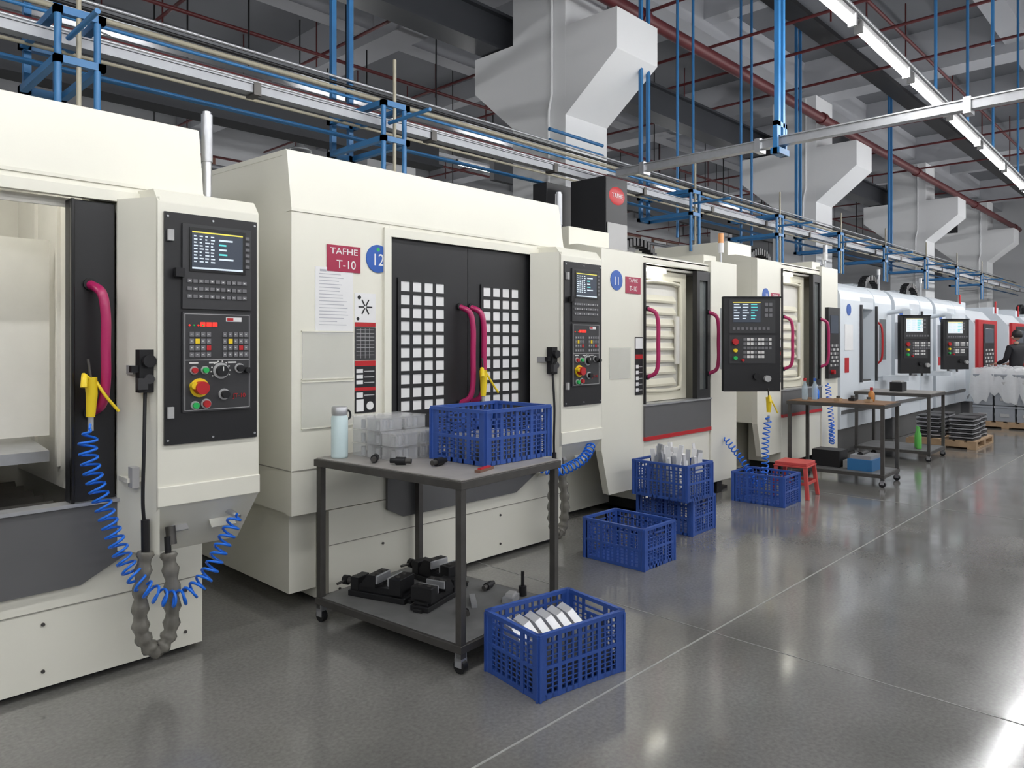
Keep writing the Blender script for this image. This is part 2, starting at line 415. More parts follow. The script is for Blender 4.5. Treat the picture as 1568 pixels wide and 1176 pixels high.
def handle(par,x,zt,zb,y=-.0,out=.085,r=.017,bow=.03):
    P=catmull([(x-bow,y,zt),(x-bow*.3,y-out*.8,zt-.04),(x,y-out,zt-.14),(x,y-out,(zt+zb)/2),(x,y-out,zb+.14),(x-bow*.3,y-out*.8,zb+.04),(x-bow,y,zb)],6)
    b=MB(); b.tube(P,r,magenta,10)
    b.cyl((x-bow,y+.0,zt),(x-bow,y-.015,zt),r*1.3,iron); b.cyl((x-bow,y+.0,zb),(x-bow,y-.015,zb),r*1.3,iron)
    b.build('door_handle',par)

def airgun(par,x,y,z,s=1):
    b=MB()
    b.tube([(x,y,z+.02),(x+.005,y,z-.05),(x,y,z-.15*s)],.02,yellow,10,[.026,.024,.018])
    b.tube([(x,y,z+.0),(x-.03,y-.02,z+.03),(x-.035,y-.03,z-.02)],.014,yellow,8)
    b.tube(catmull([(x+.02,y-.01,z-.0),(x+.05,y-.03,z-.06),(x+.10,y-.04,z-.13)],4),.007,yellow,6)
    b.tube([(x,y,z+.02),(x-.01,y,z+.10)],.006,steel,6)
    b.cyl((x,y,z-.15),(x,y,z-.21),.012,galv)
    b.build('air_gun',par)

def grid_window(b,x0,x1,z0,z1,y,nx,nz):
    b.box(x0,x1,y-.004,y,z0,z1,paper)
    cw=(x1-x0)/nx; ch=(z1-z0)/nz
    for i in range(nx+1):
        q=x0+i*cw; b.box(q-.012,q+.012,y-.008,y-.004,z0-.01,z1+.01,blackp)
    for j in range(nz+1):
        q=z0+j*ch; b.box(x0-.01,x1+.01,y-.0085,y-.004,q-.011,q+.011,blackp)

# ------------------------------------------------------------ machine type A
def machineA(x0, open_door, num):
    e=E('cnc_machining_center',(x0,FY,0)); W=2.285; D=1.95
    b=MB()
    side=[(.04,.57),(D,.57),(D,2.615),(.09,2.555),(.04,2.23)]
    b.prism(side,'x',0,.03,cream); b.prism(side,'x',W-.03,W,cream)
    b.box(.03,W-.03,D-.03,D-.002,.57,2.6,cream)
    b.prism([(.06,2.53),(.06,2.56),(D,2.62),(D,2.59)],'x',-.002,W+.002,cream)
    b.prism([(0,2.23),(.05,2.555),(.10,2.555),(.055,2.23)],'x',-.003,W+.003,cream)
    b.box(-.006,W+.006,-.006,.06,2.215,2.232,cream)
    b.box(-.003,.65,0,.05,.56,2.215,cream)
    b.box(.65,1.97,0,.05,2.145,2.215,cream)
    b.box(1.97,W+.003,0,.05,.56,2.215,cream)
    b.box(.60,.652,-.018,-.001,.80,2.14,cream).box(1.89 if open_door else 1.968,2.03,-.018,-.001,.56,2.14,cream).box(.60,2.03,-.018,-.001,2.14,2.19,cream)
    b.box(.23,W-.002,.0,D-.05,.03,.555,cream)
    b.box(.05,.22,.12,D-.1,.10,.555,cream)
    b.box(.232,W-.003,-.003,-.0005,.355,.36,cream2)
    b.box(.226,.2295,-.002,.1,.03,.55,cream2)
    b.box(-.005,-.003,.0,D,.80,.806,cream2); b.box(0,.6,-.003,-.0005,.80,.806,cream2)
    for zz in (2.05,1.2,.7): b.box(W-.25,W-.247,-.002,-.0005,zz-.1,zz+.1,cream2)
    b.build('enclosure',e,bevel=.005)
    k=MB(); k.box(.3,W-.05,.06,D-.1,.0,.03,iron)
    for xx,zz in ((.3,.1),(1.6,.30),(1.6,.1),(2.2,.3),(2.2,.1),(.6,.3)): k.cyl((xx,.0,zz),(xx,-.006,zz),.008,steel,n=8)
    k.build('plinth',e)
    a=MB()
    a.prism([(.62,.79),(1.97,.79),(1.97,.56),(1.74,.44),(.74,.44),(.62,.50)],'y',-.022,-.004,gray)
    a.box(.62,1.97,-.035,.06,.785,.80,galv)
    a.build('apron',e)
    if open_door:
        i=MB()
        i.box(.06,W-.06,1.25,1.28,.5,2.47,interior); i.box(.65,1.97,.055,.07,2.1,2.14,interior)
        i.box(.04,.06,.055,1.25,.5,2.5,interior); i.box(W-.5,W-.47,.12,1.25,.8,2.47,interior)
        i.box(.05,W-.05,.1,1.25,2.48,2.5,interior)
        for q in (.3,.7,1.05,1.5): i.box(q,q+.03,1.23,1.249,1.0,2.3,interior)
        for q in (.45,.85): i.box(W-.515,W-.50,q,q+.03,.9,2.3,interior)
        i.box(1.54,1.75,.5,.52,1.05,2.0,interior)
        i.box(.07,W-.51,.08,1.24,.60,.62,iron)
        for j in range(6): i.prism([(.12+j*.18,.62),(.26+j*.18,.74),(.27+j*.18,.62)],'x',.2,1.75,steel)
        i.prism([(.3,1.0),(1.22,1.08),(1.22,.95),(.3,.95)],'x',.07,1.70,galv)
        for q in (.4,.8,1.2): i.box(q,q+.04,.3,1.2,1.09,1.12,steel)
        i.build('work_chamber',e)
        l=MB(); l.cyl((.3,.3,2.42),(1.6,.3,2.42),.015,M('chamber_tube',(1,1,.98),.5,var=0,emis=26)); l.build('chamber_lamp',e)
        d=MB(); d.box(1.70,1.885,.0,.06,.80,2.13,blackp); d.box(1.70,1.715,-.03,-.001,.8,2.13,blackg); d.build('sliding_door',e,bevel=.004)
        handle(e,1.815,1.76,1.19,y=.0,out=.10,r=.021,bow=.035)
        airgun(e,1.755,-.10,1.33)
    else:
        d=MB(); d.box(.652,1.30,.012,.05,.80,2.14,blackp).box(1.306,1.968,.012,.05,.80,2.14,blackp)
        grid_window(d,.727,1.10,1.07,1.89,.010,4,10)
        grid_window(d,1.43,1.80,1.07,1.89,.010,4,10)
        d.build('sliding_door',e)
        handle(e,1.275,1.74,1.10,y=.01,out=.08,r=.019,bow=.05)
        handle(e,1.375,1.74,1.10,y=.01,out=.08,r=.019,bow=.05)
        airgun(e,1.31,-.13,1.30)
    c=MB(); cx0,cx1=1.985,2.46; y=-.23
    c.prism([(y,.77),(y,2.13),(y+.05,2.19),(.25,2.22),(.25,.51),(-.0,.51)],'x',cx0,cx1,cream)
    c.box(cx0-.003,cx1+.003,y-.010,y-.001,.77,.86,cream)
    c.prism([(cx0+.01,-.23),(cx0-.10,-.018),(cx0+.01,-.018)],'z',.56,2.15,cream)
    c.build('control_cabinet',e,bevel=.008)
    panelA(e,2.01,y,1.044,2.085,.435)
    s=MB()
    s.rbox((2.12,-.13,.650),(.07,.05,.008),lgray,rx=.85); s.rbox((2.32,-.13,.650),(.12,.08,.006),cream,rx=.85)
    s.cyl((2.07,-.15,.66),(2.07,-.17,.58),.022,steel); s.cyl((2.34,-.15,.69),(2.37,-.21,.66),.014,galv)
    s.build('cable_socket',e)
    p=MB(); p.cyl((2.35,.10,2.2),(2.35,.10,2.42),.022,alu); p.cyl((2.35,.10,2.42),(2.35,.10,2.66),.028,galv); p.cyl((2.35,.1,2.66),(2.35,.1,2.675),.02,alu)
    p.build('signal_post',e)
    h=MB(); h.box(1.92,1.99,-.20,-.15,1.28,1.47,iron); h.cyl((1.955,-.20,1.42),(1.955,-.225,1.42),.028,iron); h.cyl((1.955,-.20,1.34),(1.955,-.22,1.34),.022,grayk)
    h.box(1.89,1.92,-.19,-.16,1.37,1.40,iron); h.rbox((1.925,-.215,1.32),(.04,.03,.05),grayk)
    h.box(1.91,1.96,-.15,.0,1.36,1.40,lgray); h.box(1.89,1.97,-.14,.0,.88,.90,cream); h.box(1.90,1.93,-.17,-.12,.86,.95,lgray)
    cab=catmull([(1.95,-.18,1.28),(1.935,-.21,1.05),(1.93,-.21,.80),(1.945,-.20,.66)],8); h.tube(cab,.008,iron)
    h.tube([(1.943,-.20,.72),(1.945,-.20,.56)],.018,iron,10); h.cyl((2.05,-.17,.62),(2.05,-.18,.53),.014,iron)
    h.build('handwheel_pendant',e)
    w=MB(); P=catmull([(1.945,-.20,.58),(1.925,-.20,.40),(1.93,-.20,.22),(1.99,-.20,.13),(2.05,-.20,.20),(2.06,-.20,.38),(2.05,-.18,.55)],8)
    w.tube(P,.035,plast2,10,[.033+.007*math.sin(k*1.9) for k in range(len(P))]); w.tube(P,.012,iron,8)
    w.build('wrapped_cable',e)
    g=MB()
    if open_door:
        path=[(1.745,-.12,1.13),(1.74,-.12,1.02),(1.78,-.14,.84),(1.86,-.19,.56),(1.94,-.26,.42),(2.07,-.27,.36),(2.19,-.26,.43),(2.28,-.24,.56),(2.36,-.22,.68)]
        g.coil(path,.034,33,.006,bhose); g.tube([(1.755,-.10,1.16),(1.745,-.12,1.13)],.006,bhose)
    else:
        path=[(1.33,-.14,1.08),(1.34,-.14,.80),(1.50,-.17,.70),(1.70,-.2,.66),(1.90,-.26,.60),(2.07,-.27,.62),(2.2,-.27,.66),(2.36,-.22,.74)]
        g.coil(path,.034,33,.006,bhose)
    g.build('coil_hose',e)
    if num:
        s=MB()
        s.box(.215,.437,-.006,0,1.905,2.055,redsign); s.cyl((.562,0,2.0),(.562,-.006,2.0),.083,bsign,n=32)
        s.box(.14,.388,-.004,0,1.55,1.925,paper)
        for j in range(16): s.box(.165,.165+random.uniform(.10,.19),-.0046,-.004,1.885-j*.019,1.889-j*.019,papert)
        s.box(.17,.21,-.005,-.004,1.90,1.912,papert)
        s.box(.40,.545,-.004,0,1.62,1.79,paper)
        for kk in range(6):
            ang=kk*math.pi/3; s.rbox((.472+.028*math.cos(ang),-.005,1.71+.028*math.sin(ang)),(.04,.002,.008),blackp,ry=-ang)
        s.cyl((.42,-.004,1.64),(.42,-.0055,1.64),.01,blackp); s.cyl((.43,-.004,1.765),(.43,-.0055,1.765),.012,blackp)
        s.box(.40,.545,-.004,0,1.595,1.62,redp)
        s.box(.40,.545,-.004,0,1.40,1.592,grayk)
        for j in range(8): s.box(.41,.535,-.0046,-.004,1.575-j*.021,1.578-j*.021,lgray)
        for c in range(3): s.box(.44+c*.03,.442+c*.03,-.0046,-.004,1.41,1.585,lgray)
        s.box(.40,.545,-.004,0,1.09,1.395,blackp); 
        s.box(.40,.545,-.0048,-.004,1.365,1.395,redp); s.box(.40,.545,-.0048,-.004,1.22,1.24,redp)
        for j in range(4):
            s.box(.41,.455,-.0048,-.004,1.325-j*.033 if j<3 else 1.18,1.347-j*.033 if j<3 else 1.21,paper); s.box(.465,.535,-.0048,-.004,1.33-j*.033 if j<3 else 1.19,1.336-j*.033 if j<3 else 1.196,lgray)
        s.box(.41,.46,-.0048,-.004,1.10,1.17,paper); s.cyl((.505,-.004,1.13),(.505,-.0055,1.13),.025,paper)
        s.box(.06,.388,-.007,-.003,1.30,1.565,pocket); s.box(.055,.39,-.007,-.003,1.03,1.285,pocket)
        for z in (1.565,1.30,1.285,1.03): s.box(.055,.392,-.009,0,z-.004,z+.002,cream)
        s.build('notice_boards',e)
        text('TAFHE',.05,(.326,-.0065,2.02),e,paper,'sign_text',1.25); text('T-10',.068,(.34,-.0065,1.945),e,paper,'sign_text')
        text(num,.10,(.562,-.0065,1.99),e,paper,'number_text',.9)
        g=MB(); g.cyl((.562,-.006,2.055),(.562,-.0068,2.055),.012,green); g.build('number_logo',e)
    return e
machineA(-.714, True, None)
machineA(2.056, False, '12')

# ------------------------------------------------------------ pendant controls
def pendant(par,cx,cy,rz,z0=1.05,z1=1.93,w=.53,body=white2,bright=False):
    p=E('pendant_control',(cx,cy,0),rz); p.parent=par
    b=MB(); h=w/2
    b.box(-h,h,-.05,.02,z0+.0,z1,blackp)
    b.box(-h-.01,h+.01,-.055,-.05,z1-.015,z1,blackg)
    b.box(-h+.02,-h+.14,.02,.12,z0+.2,z1-.1,body)
    b.build('housing',p,bevel=.01)
    s=MB()
    s.box(-h+.05,h-.05,-.056,-.05,z1-.34,z1-.03,grayk)
    s.box(-h+.08,-h+.34,-.060,-.056,z1-.24,z1-.05,scrb if bright else scr)
    random.seed(5)
    for r in range(6):
        for c in range(3): 
            a=-h+.09+c*.08; s.box(a,a+random.uniform(.03,.065),-.0612,-.060,z1-.08-r*.026,z1-.07-r*.026,scrl if c<2 else scrc)
    s.box(-h+.08,-h+.34,-.0612,-.060,z1-.06,z1-.052,scry)
    for r in range(3):
        for c in range(2): s.box(h-.15+c*.04,h-.12+c*.04,-.06,-.056,z1-.09-r*.05,z1-.06-r*.05,key)
    for c in range(9): s.box(-h+.08+c*.04,-h+.105+c*.04,-.06,-.056,z1-.31,z1-.285,key)
    s.box(-h+.05,h-.05,-.056,-.05,z1-.62,z1-.36,grayk)
    for r in range(5):
        for c in range(8):
            if c<6 or r<3: s.box(-h+.18+c*.034,-h+.205+c*.034,-.06,-.056,z1-.41-r*.04,z1-.385-r*.04,keyw if (r*c+c)%3 else key)
    for cx_,cz,r,m in ((-h+.10,z1-.42,.028,redp),(-h+.10,z1-.50,.018,yellow),(-h+.10,z1-.57,.018,green),(-h+.17,z1-.59,.012,redp)):
        s.cyl((cx_,-.056,cz),(cx_,-.085,cz),r,m)
    s.cyl((-h+.40,-.05,z0+.12),(-h+.40,-.09,z0+.12),.03,lgray); s.cyl((-h+.30,-.05,z0+.14),(-h+.30,-.08,z0+.14),.03,iron)
    s.build('keys',p)
    return p

# ------------------------------------------------------------ machine type B
def machineB(x0,num,top=2.27,head=True,pend=True):
    e=E('cnc_milling_machine',(x0,FY,0)); W=2.28; D=1.95
    b=MB()
    b.prism([(-.002,.62),(.10,.25),(.60,.25),(.60,top),(-.002,top)],'y',0,.06,cream)
    b.box(0,.03,.06,D,.62,top-.002,cream).box(W-.03,W,.06,D,.3,top-.002,cream).box(.03,W-.03,D-.03,D-.002,.3,top-.002,cream)
    b.prism([(0.01,top-.03),(0.01,top+.002),(.25,top+.06),(D,top+.06),(D,top+.03)],'x',-.003,W+.003,cream)
    b.box(.6,1.78,.01,.05,top-.07,top-.004,cream); b.box(1.75,W+.003,-.02,.06,.12,top+.04,cream)
    b.box(.6,1.75,.0,.4,.12,.66,cream)
    b.box(.1,W-.04,.45,D-.05,.03,.6,cream)
    b.box(.01,.58,.35,1.6,top+.05,top+.22,cream)
    b.box(2.0,W-.02,.2,.6,top+.04,top+.14,cream)
    b.build('enclosure',e,bevel=.008)
    k=MB(); k.box(.64,W-.05,.06,D-.1,0,.03,iron); k.box(.2,.5,.5,.7,0,.03,iron); k.box(.64,.7,.02,.4,0,.12,iron); k.box(1.9,2.0,.0,.4,0,.12,iron); k.build('plinth',e)
    a=MB(); a.box(.6,1.75,-.02,.06,.68,.95,gray); a.box(.6,1.75,-.024,.0,.645,.68,redp); a.box(.6,1.75,-.03,.1,.95,.965,galv)
    a.box(.602,.615,-.02,.05,.96,top-.07,blackp); a.build('apron',e)
    i=MB(); i.box(.05,W-.05,1.2,1.22,.6,top-.05,interior); i.box(.6,1.78,.05,1.2,.66,.70,grayk); i.box(.6,.62,.065,1.2,.7,top-.1,beige); i.box(1.8,1.82,.065,1.2,.7,top-.1,beige)
    i.box(.62,1.8,.06,1.2,top-.1,top-.08,interior)
    Y=.10; zt=top-.19
    i.box(.63,1.48,Y+.03,Y+.045,.97,zt+.06,interior)
    i.box(.63,1.48,Y,Y+.03,.97,1.05,beige).box(.63,1.48,Y,Y+.03,zt,zt+.08,beige).box(.63,.72,Y,Y+.03,1.05,zt,beige).box(1.38,1.48,Y,Y+.03,1.05,zt,beige)
    for j in range(8): i.prism([(Y+.0,1.12+j*.11),(Y+.03,1.17+j*.11),(Y+.03,1.14+j*.11),(Y+.005,1.10+j*.11)],'x',.76,1.30,beige)
    i.box(1.27,1.33,Y-.02,Y,1.3,1.75,interior)
    P=catmull([(.78,Y-.005,1.07),(.735,Y-.005,1.13),(.73,Y-.005,1.5),(.735,Y-.005,zt-.1),(.80,Y-.005,zt-.03),(1.05,Y-.005,zt-.02),(1.30,Y-.005,zt-.03),(1.365,Y-.005,zt-.1),(1.37,Y-.005,1.5),(1.365,Y-.005,1.13),(1.31,Y-.005,1.07),(1.05,Y-.005,1.06),(.78,Y-.005,1.07)],6)
    i.tube(P,.018,beige)
    i.box(.8,1.6,.3,.6,.70,.85,steel)
    i.build('work_chamber',e)
    l=MB(); l.box(.66,1.05,.05,.07,top-.13,top-.105,M('chamber_lamp',(1,.98,.9),.4,emis=10)); l.build('chamber_lamp',e)
    d=MB(); d.box(1.50,1.55,-.01,.04,.965,top-.08,blackp).box(1.70,1.748,-.01,.04,.965,top-.08,blackp).box(1.55,1.70,-.01,.04,.965,1.05,blackp).box(1.55,1.70,-.01,.04,top-.17,top-.08,blackp)
    d.box(1.55,1.70,.01,.02,1.05,top-.17,glass); d.build('sliding_door',e)
    handle(e,.68,1.80,1.20,y=-.01,out=.09,r=.018,bow=.04); handle(e,1.75,1.80,1.20,y=-.01,out=.09,r=.018,bow=.04)
    s=MB(); s.box(.33,.55,-.006,0,1.92,2.06,redsign); s.cyl((.20,0,2.02),(.20,-.006,2.02),.083,bsign,n=28)
    s.box(.47,.585,-.005,0,1.05,1.55,blackp); s.box(.475,.58,-.006,-.005,1.45,1.54,paper); s.box(.475,.58,-.006,-.005,1.36,1.40,redp)
    for j in range(5): s.box(.48,.52,-.006,-.005,1.08+j*.05,1.11+j*.05,paper); s.box(.53,.575,-.006,-.005,1.09+j*.05,1.096+j*.05,lgray)
    s.box(.10,.40,-.008,-.003,1.20,1.46,pocket)
    s.build('notice_boards',e)
    text('T-10',.06,(.44,-.0065,1.96),e,paper,'sign_text'); text('TAFHE',.045,(.44,-.0065,2.03),e,paper,'sign_text')
    text(num,.10,(.20,-.0065,2.01),e,paper,'number_text',.9)
    if head:
        h=MB(); h.box(.70,1.04,.48,.895,top+.065,3.05,blackp); h.box(.702,1.038,.475,.48,top+.35,3.04,grayk)
        h.box(.56,1.08,1.08,1.26,top+.065,3.06,blackp)
        h.box(.715,1.025,.465,.475,top+.10,2.62,lgray)
        h.build('spindle_head_cover',e,bevel=.006)
        o=MB(); o.lathe([(.001,.004),(.085,.004),(.10,0)],(0,0,0),redp,28); q=o.build('logo_badge',e,(.87,.474,2.88)); q.rotation_euler=(math.pi/2,0,0); q.scale=(1.25,.85,1)
        text('TAFHE',.06,(.87,.466,2.88),e,paper,'badge_text')
    t=MB()
    t.cyl((2.17,.1,top+.03),(2.17,.1,top+.2),.012,galv); t.cyl((2.17,.1,top+.16),(2.17,.1,top+.26),.030,paper); t.cyl((2.17,.1,top+.26),(2.17,.1,top+.36),.028,orange if pend else galv)
    t.build('signal_lamp',e)
    ch=MB(); P=catmull([(1.25,.75,top+.07),(1.32,.75,top+.2),(1.55,.75,top+.27),(1.80,.75,top+.22),(1.92,.75,top+.07)],8)
    ch.tube(P,.035,iron,8)
    for p in P[::2]: ch.rbox(p,(.04,.11,.08),blackp)
    ch.build('cable_chain',e)
    if pend:
        pendant(e,1.68,-.46,-math.radians(44)); ar=MB(); ar.tube([(2.0,-.0,1.6),(1.85,-.25,1.6),(1.72,-.40,1.6)],.04,cream,10); ar.box(1.92,2.1,-.08,-.021,1.45,1.75,cream); ar.build('pendant_arm',e)
        airgun(e,1.72,-.62,.98,.8)
        g=MB(); g.coil([(1.72,-.62,.83),(1.70,-.60,.6),(1.72,-.58,.30),(1.85,-.45,.16),(1.95,-.25,.35),(2.0,-.03,.55)],.03,30,.006,bhose); g.build('coil_hose',e)
    return e
machineB(4.826,'11')
m3=machineB(7.62,'10',top=2.42,head=False,pend=False)
b=MB(); b.box(1.86,2.24,-.06,-.021,1.05,1.95,blackp); b.box(1.92,2.18,-.065,-.06,1.62,1.85,scr); 
for r in range(6):
    for c in range(6): b.box(1.92+c*.045,1.95+c*.045,-.067,-.06,1.2+r*.05,1.23+r*.05,key if (r+c)%3 else keyw)
b.cyl((1.97,-.06,1.13),(1.97,-.1,1.13),.03,redp); b.build('control_panel',m3)
g=MB(); g.coil([(1.72,-.10,1.0),(1.72,-.12,.8),(1.74,-.14,.5),(1.8,-.12,.25),(1.9,-.08,.5)],.03,22,.006,bhose); g.build('coil_hose',m3)

# ------------------------------------------------------------ machine type C (rounded white)
def machineC(x0,W=2.1,top=2.33,ped=True):
    e=E('drilling_tapping_machine',(x0,FY,0)); D=1.9
    b=MB()
    prof=[(0,.35),(0,top-.25)]+[(.25-.25*math.cos(t),top-.25+.25*math.sin(t)) for t in [math.pi/2*k/6 for k in range(1,7)]]+[(D,top),(D,.35)]
    for a,c in ((0,.75),(1.35,W)): b.prism(prof,'x',a,c,white2)
    prof2=[(.02,top-.35),(.02,top-.25)]+[(p+.004,q-.004) for p,q in prof[2:-2]]+[(D,top-.02),(D,top-.35)]
    b.prism(prof2,'x',.75,1.35,white2)
    b.box(.75,1.35,.01,D,.35,.95,white2)
    b.box(.1,W-.1,.06,D-.1,.0,.35,gray)
    b.box(.75,1.35,.9,.93,.95,top-.3,beige).box(.75,1.35,.05,.9,.95,.97,steel)
    b.build('enclosure',e,bevel=.02)
    d=MB(); 
    for xx in (.72,1.35): d.box(xx,xx+.05,-.03,-.001,.95,top-.3,grayk)
    d.box(1.42,1.9,-.012,-.001,1.0,top-.35,white2); d.box(1.50,1.80,-.016,-.012,1.25,1.85,glass)
    d.tube(catmull([(1.44,-.01,1.8),(1.44,-.07,1.7),(1.44,-.07,1.3),(1.44,-.01,1.2)],5),.015,redp)
    d.box(.03,W-.03,-.01,-.001,.55,.60,gray)
    d.cyl((.3,0,1.95),(.3,-.006,1.95),.08,bsign,n=24); d.box(.15,.45,-.005,-.001,1.4,1.75,paper); d.box(.15,.3,-.005,-.001,1.1,1.3,redp)
    d.build('sliding_door',e)
    c=MB(); P=catmull([(.9,.8,top),(1.0,.8,top+.22),(1.3,.8,top+.30),(1.6,.8,top+.22),(1.75,.8,top)],8); c.tube(P,.04,iron,8)
    for p in P[::2]: c.rbox(p,(.05,.12,.09),blackp)
    c.build('cable_chain',e)
    c=MB(); c.box(1.0,1.6,.95,1.5,top,top+.2,white2); c.cyl((.2,.3,top),(.2,.3,top+.25),.015,galv); c.cyl((.2,.3,top+.25),(.2,.3,top+.34),.025,paper); c.build('roof_unit',e,bevel=.02)
    if ped:
        pendant(e,W-.42,-.42,-math.radians(40),1.06,1.90,.46,bright=True)
        a=MB(); a.tube([(W-.2,0,1.95),(W-.25,-.25,1.98),(W-.40,-.38,1.96)],.035,white2,10); a.box(W-.62,W-.25,-.44,-.34,1.90,1.97,white2); a.box(W-.55,W-.2,-.40,-.05,.95,1.02,white2)
        a.build('pendant_arm',e)
machineC(10.05); machineC(12.32); machineC(14.6,ped=False)
def machineR(x0,W=1.95,top=2.2):
    e=E('cnc_lathe',(x0,FY,0)); b=MB()
    b.prism([(0,.3),(0,top-.3),(.25,top),(1.9,top),(1.9,.3)],'x',0,W,white2); b.box(.1,W-.1,.1,1.8,0,.3,gray)
    b.build('enclosure',e,bevel=.02)
    d=MB(); d.box(.1,W-.1,-.06,-.001,.75,1.98,redp); d.box(.5,1.5,-.075,-.06,.85,1.90,blackp); d.box(.6,1.4,-.08,-.075,1.5,1.8,scr); 
    for r in range(6):
        for c in range(9): d.box(.6+c*.09,.66+c*.09,-.082,-.075,.92+r*.08,.97+r*.08,keyw if (r+c)%3==0 else key)
    d.cyl((1.35,-.075,.95),(1.35,-.11,.95),.04,redp)
    d.build('control_panel',e,bevel=.005)
    c=MB(); c.box(1.0,1.6,.5,1.4,top,top+.2,white2); c.cyl((.2,.3,top),(.2,.3,top+.3),.02,redp); c.build('roof_unit',e)
machineR(17.4); machineR(20.8); machineR(23.6); machineC(25.9,ped=False)

# ------------------------------------------------------------ crates
def crate_mesh():
    b=MB(); L,Wd,H=.50,.38,.28; t=.008
    b.box(-L/2+.01,L/2-.01,-Wd/2+.01,Wd/2-.01,0,.008,cblue)
    def side(a0,a1,fix,axis,handle_):
        def bx(p0,p1,z0,z1,th=t,o=0):
            s=1 if fix>0 else -1
            f0,f1=sorted((fix+s*o,fix-s*(th)))
            if axis=='x': b.box(p0,p1,f0,f1,z0,z1,cblue)
            else: b.box(f0,f1,p0,p1,z0,z1,cblue)
        bx(a0,a1,0,.022); bx(a0-.0,a1,.262,H,.012,.008); bx(a0,a1,.225,.235); bx(a0,a1,.125,.14,t,.003)
        n=int(round((a1-a0)/.038)); st=(a1-a0)/n
        for i in range(n+1):
            q=a0+i*st; w=.005 if i%3 else .011
            if handle_ and abs(q)<.055: bx(q-w,q+w,0,.20)
            else: bx(q-w,q+w,0,H-.01,t,.002 if i%3==0 else 0)
        for z in (.045,.066,.088,.107,.16,.18,.205): bx(a0,a1,z-.0022,z+.0022,.005)
        if handle_: bx(-.075,.075,.195,.205); bx(-.075,-.065,.2,.26); bx(.065,.075,.2,.26)
        bx(a0,a0+.035,0,H,t,.002); bx(a1-.035,a1,0,H,t,.002)
    side(-L/2,L/2,-Wd/2,'x',False); side(-L/2,L/2,Wd/2,'x',False)
    side(-Wd/2,Wd/2,-L/2,'y',True); side(-Wd/2,Wd/2,L/2,'y',True)
    for sx in (-1,1):
        for sy in (-1,1): b.cyl((sx*(L/2-.008),sy*(Wd/2-.008),0),(sx*(L/2-.008),sy*(Wd/2-.008),H),.014,cblue,n=10)
    return b
cm=None
def crate(x,y,z,rz,s=(1,1,1)):
    global cm
    if cm is None:
        o=crate_mesh().build('plastic_crate'); cm=o.data
    else:
        o=bpy.data.objects.new('plastic_crate',cm); sc.collection.objects.link(o)
    o.location=(x,y,z); o.rotation_euler[2]=math.radians(rz); o.scale=s
    return o
crate(2.571,2.194,.001,-9)
crate(4.27,2.97,.001,90)
crate(5.26,3.20,.001,92); crate(5.16,3.17,.283,89)
crate(6.72,3.11,.001,92)
crate(2.80,2.84,.884,1,(1,1.08,1))
# contents
e=E('machined_bracket_batch',(2.571,2.194,.0),math.radians(-9)); b=MB()
for i in range(6):
    x=-.19+i*.066
    P=[]
    for k in range(9):
        t=-1+2*k/8; P.append((t*.15,.205-.05*(1-t*t)+.015*math.sin(k*1.3)))
    for k in range(8):
        (ya,za),(yb,zb)=P[k],P[k+1]
        b.add([(x,ya,za+.03),(x+.035,ya,za+.045),(x+.035,yb,zb+.045),(x,yb,zb+.03),(x+.01,ya,za-.10),(x+.01,yb,zb-.10),(x+.016,ya,za-.10),(x+.016,yb,zb-.10)],[(0,1,2,3),(0,3,5,4),(1,2,7,6)],platem)
b.box(-.22,.22,-.16,.16,.02,.08,steel)
b.build('plates',e)
e=E('wrapped_metal_parts',(5.16,3.17,.29),math.radians(89)); b=MB(); random.seed(9)
for i in range(42):
    x=random.uniform(-.2,.2); y=random.uniform(-.14,.14); h=random.uniform(.25,.40)
    b.rbox((x,y,.02+h/2),(.035,.02,h),paper if i%3 else galv,rx=random.uniform(-.12,.12),ry=random.uniform(-.15,.15),rz=random.uniform(0,3))
b.build('parts',e)
e=E('machined_block_batch',(2.80,2.84,.893),.02); b=MB()
for i in range(7):
    for j in range(5): b.box(-.2+i*.057,-.155+i*.057,-.15+j*.062,-.105+j*.062,.002,.12,galv if (i+j)%2 else lgray)
b.build('blocks',e)

# ------------------------------------------------------------ workbenches
topgray=M('bench_top_worn',(.30,.285,.27),.45,var=.4,scale=5)
shelfm=M('bench_shelf_worn',(.16,.16,.16),.5,var=.45,scale=7)
def bench(x,y,rz,w,l,h,topm,edge=steel,cas=True):
    e=E('workbench',(x,y,0),math.radians(rz)); b=MB(); t=.035
    for px in (0,w-t):
        for py in (0,l-t): b.box(px,px+t,py,py+t,.07,h-.01,edge)
    b.box(-.01,w+.01,-.01,l+.01,h-.045,h-.008,edge)
    b.box(0,w,0,l,h-.008,h,topm)
    b.box(-.005,w+.005,-.005,l+.005,.095,.13,edge)
    b.box(.01,w-.01,.01,l-.01,.13,.134,shelfm)
    b.build('frame',e,bevel=.003)
    c=MB()
    for px in (.02,w-.02):
        for py in (.02,l-.02):
            c.cyl((px-.014,py,.033),(px+.014,py,.033),.033,iron,n=16); c.box(px-.02,px+.02,py-.018,py+.018,.06,.095,galv); c.box(px-.02,px-.016,py-.02,py+.02,.03,.07,galv)
            c.box(px+.016,px+.02,py-.02,py+.02,.03,.07,galv)
    c.build('casters',e); return e
bench(2.24,2.466,5.5,.77,1.05,.882,topgray)
bench(8.15,2.50,2,.58,1.0,.86,wood)
bench(10.3,2.62,1,.75,.9,.86,topgray)
b=MB(); b.lathe([(.001,0),(.043,0),(.045,.01),(.045,.215),(.040,.225),(.040,.23)],(0,0,0),tealw,24); b.lathe([(.040,.228),(.042,.235),(.042,.268),(.036,.275),(.001,.276)],(0,0,0),galv,24)
b.tube(catmull([(.045,0,.20),(.068,0,.215),(.062,0,.245),(.042,0,.25)],5),.006,iron)
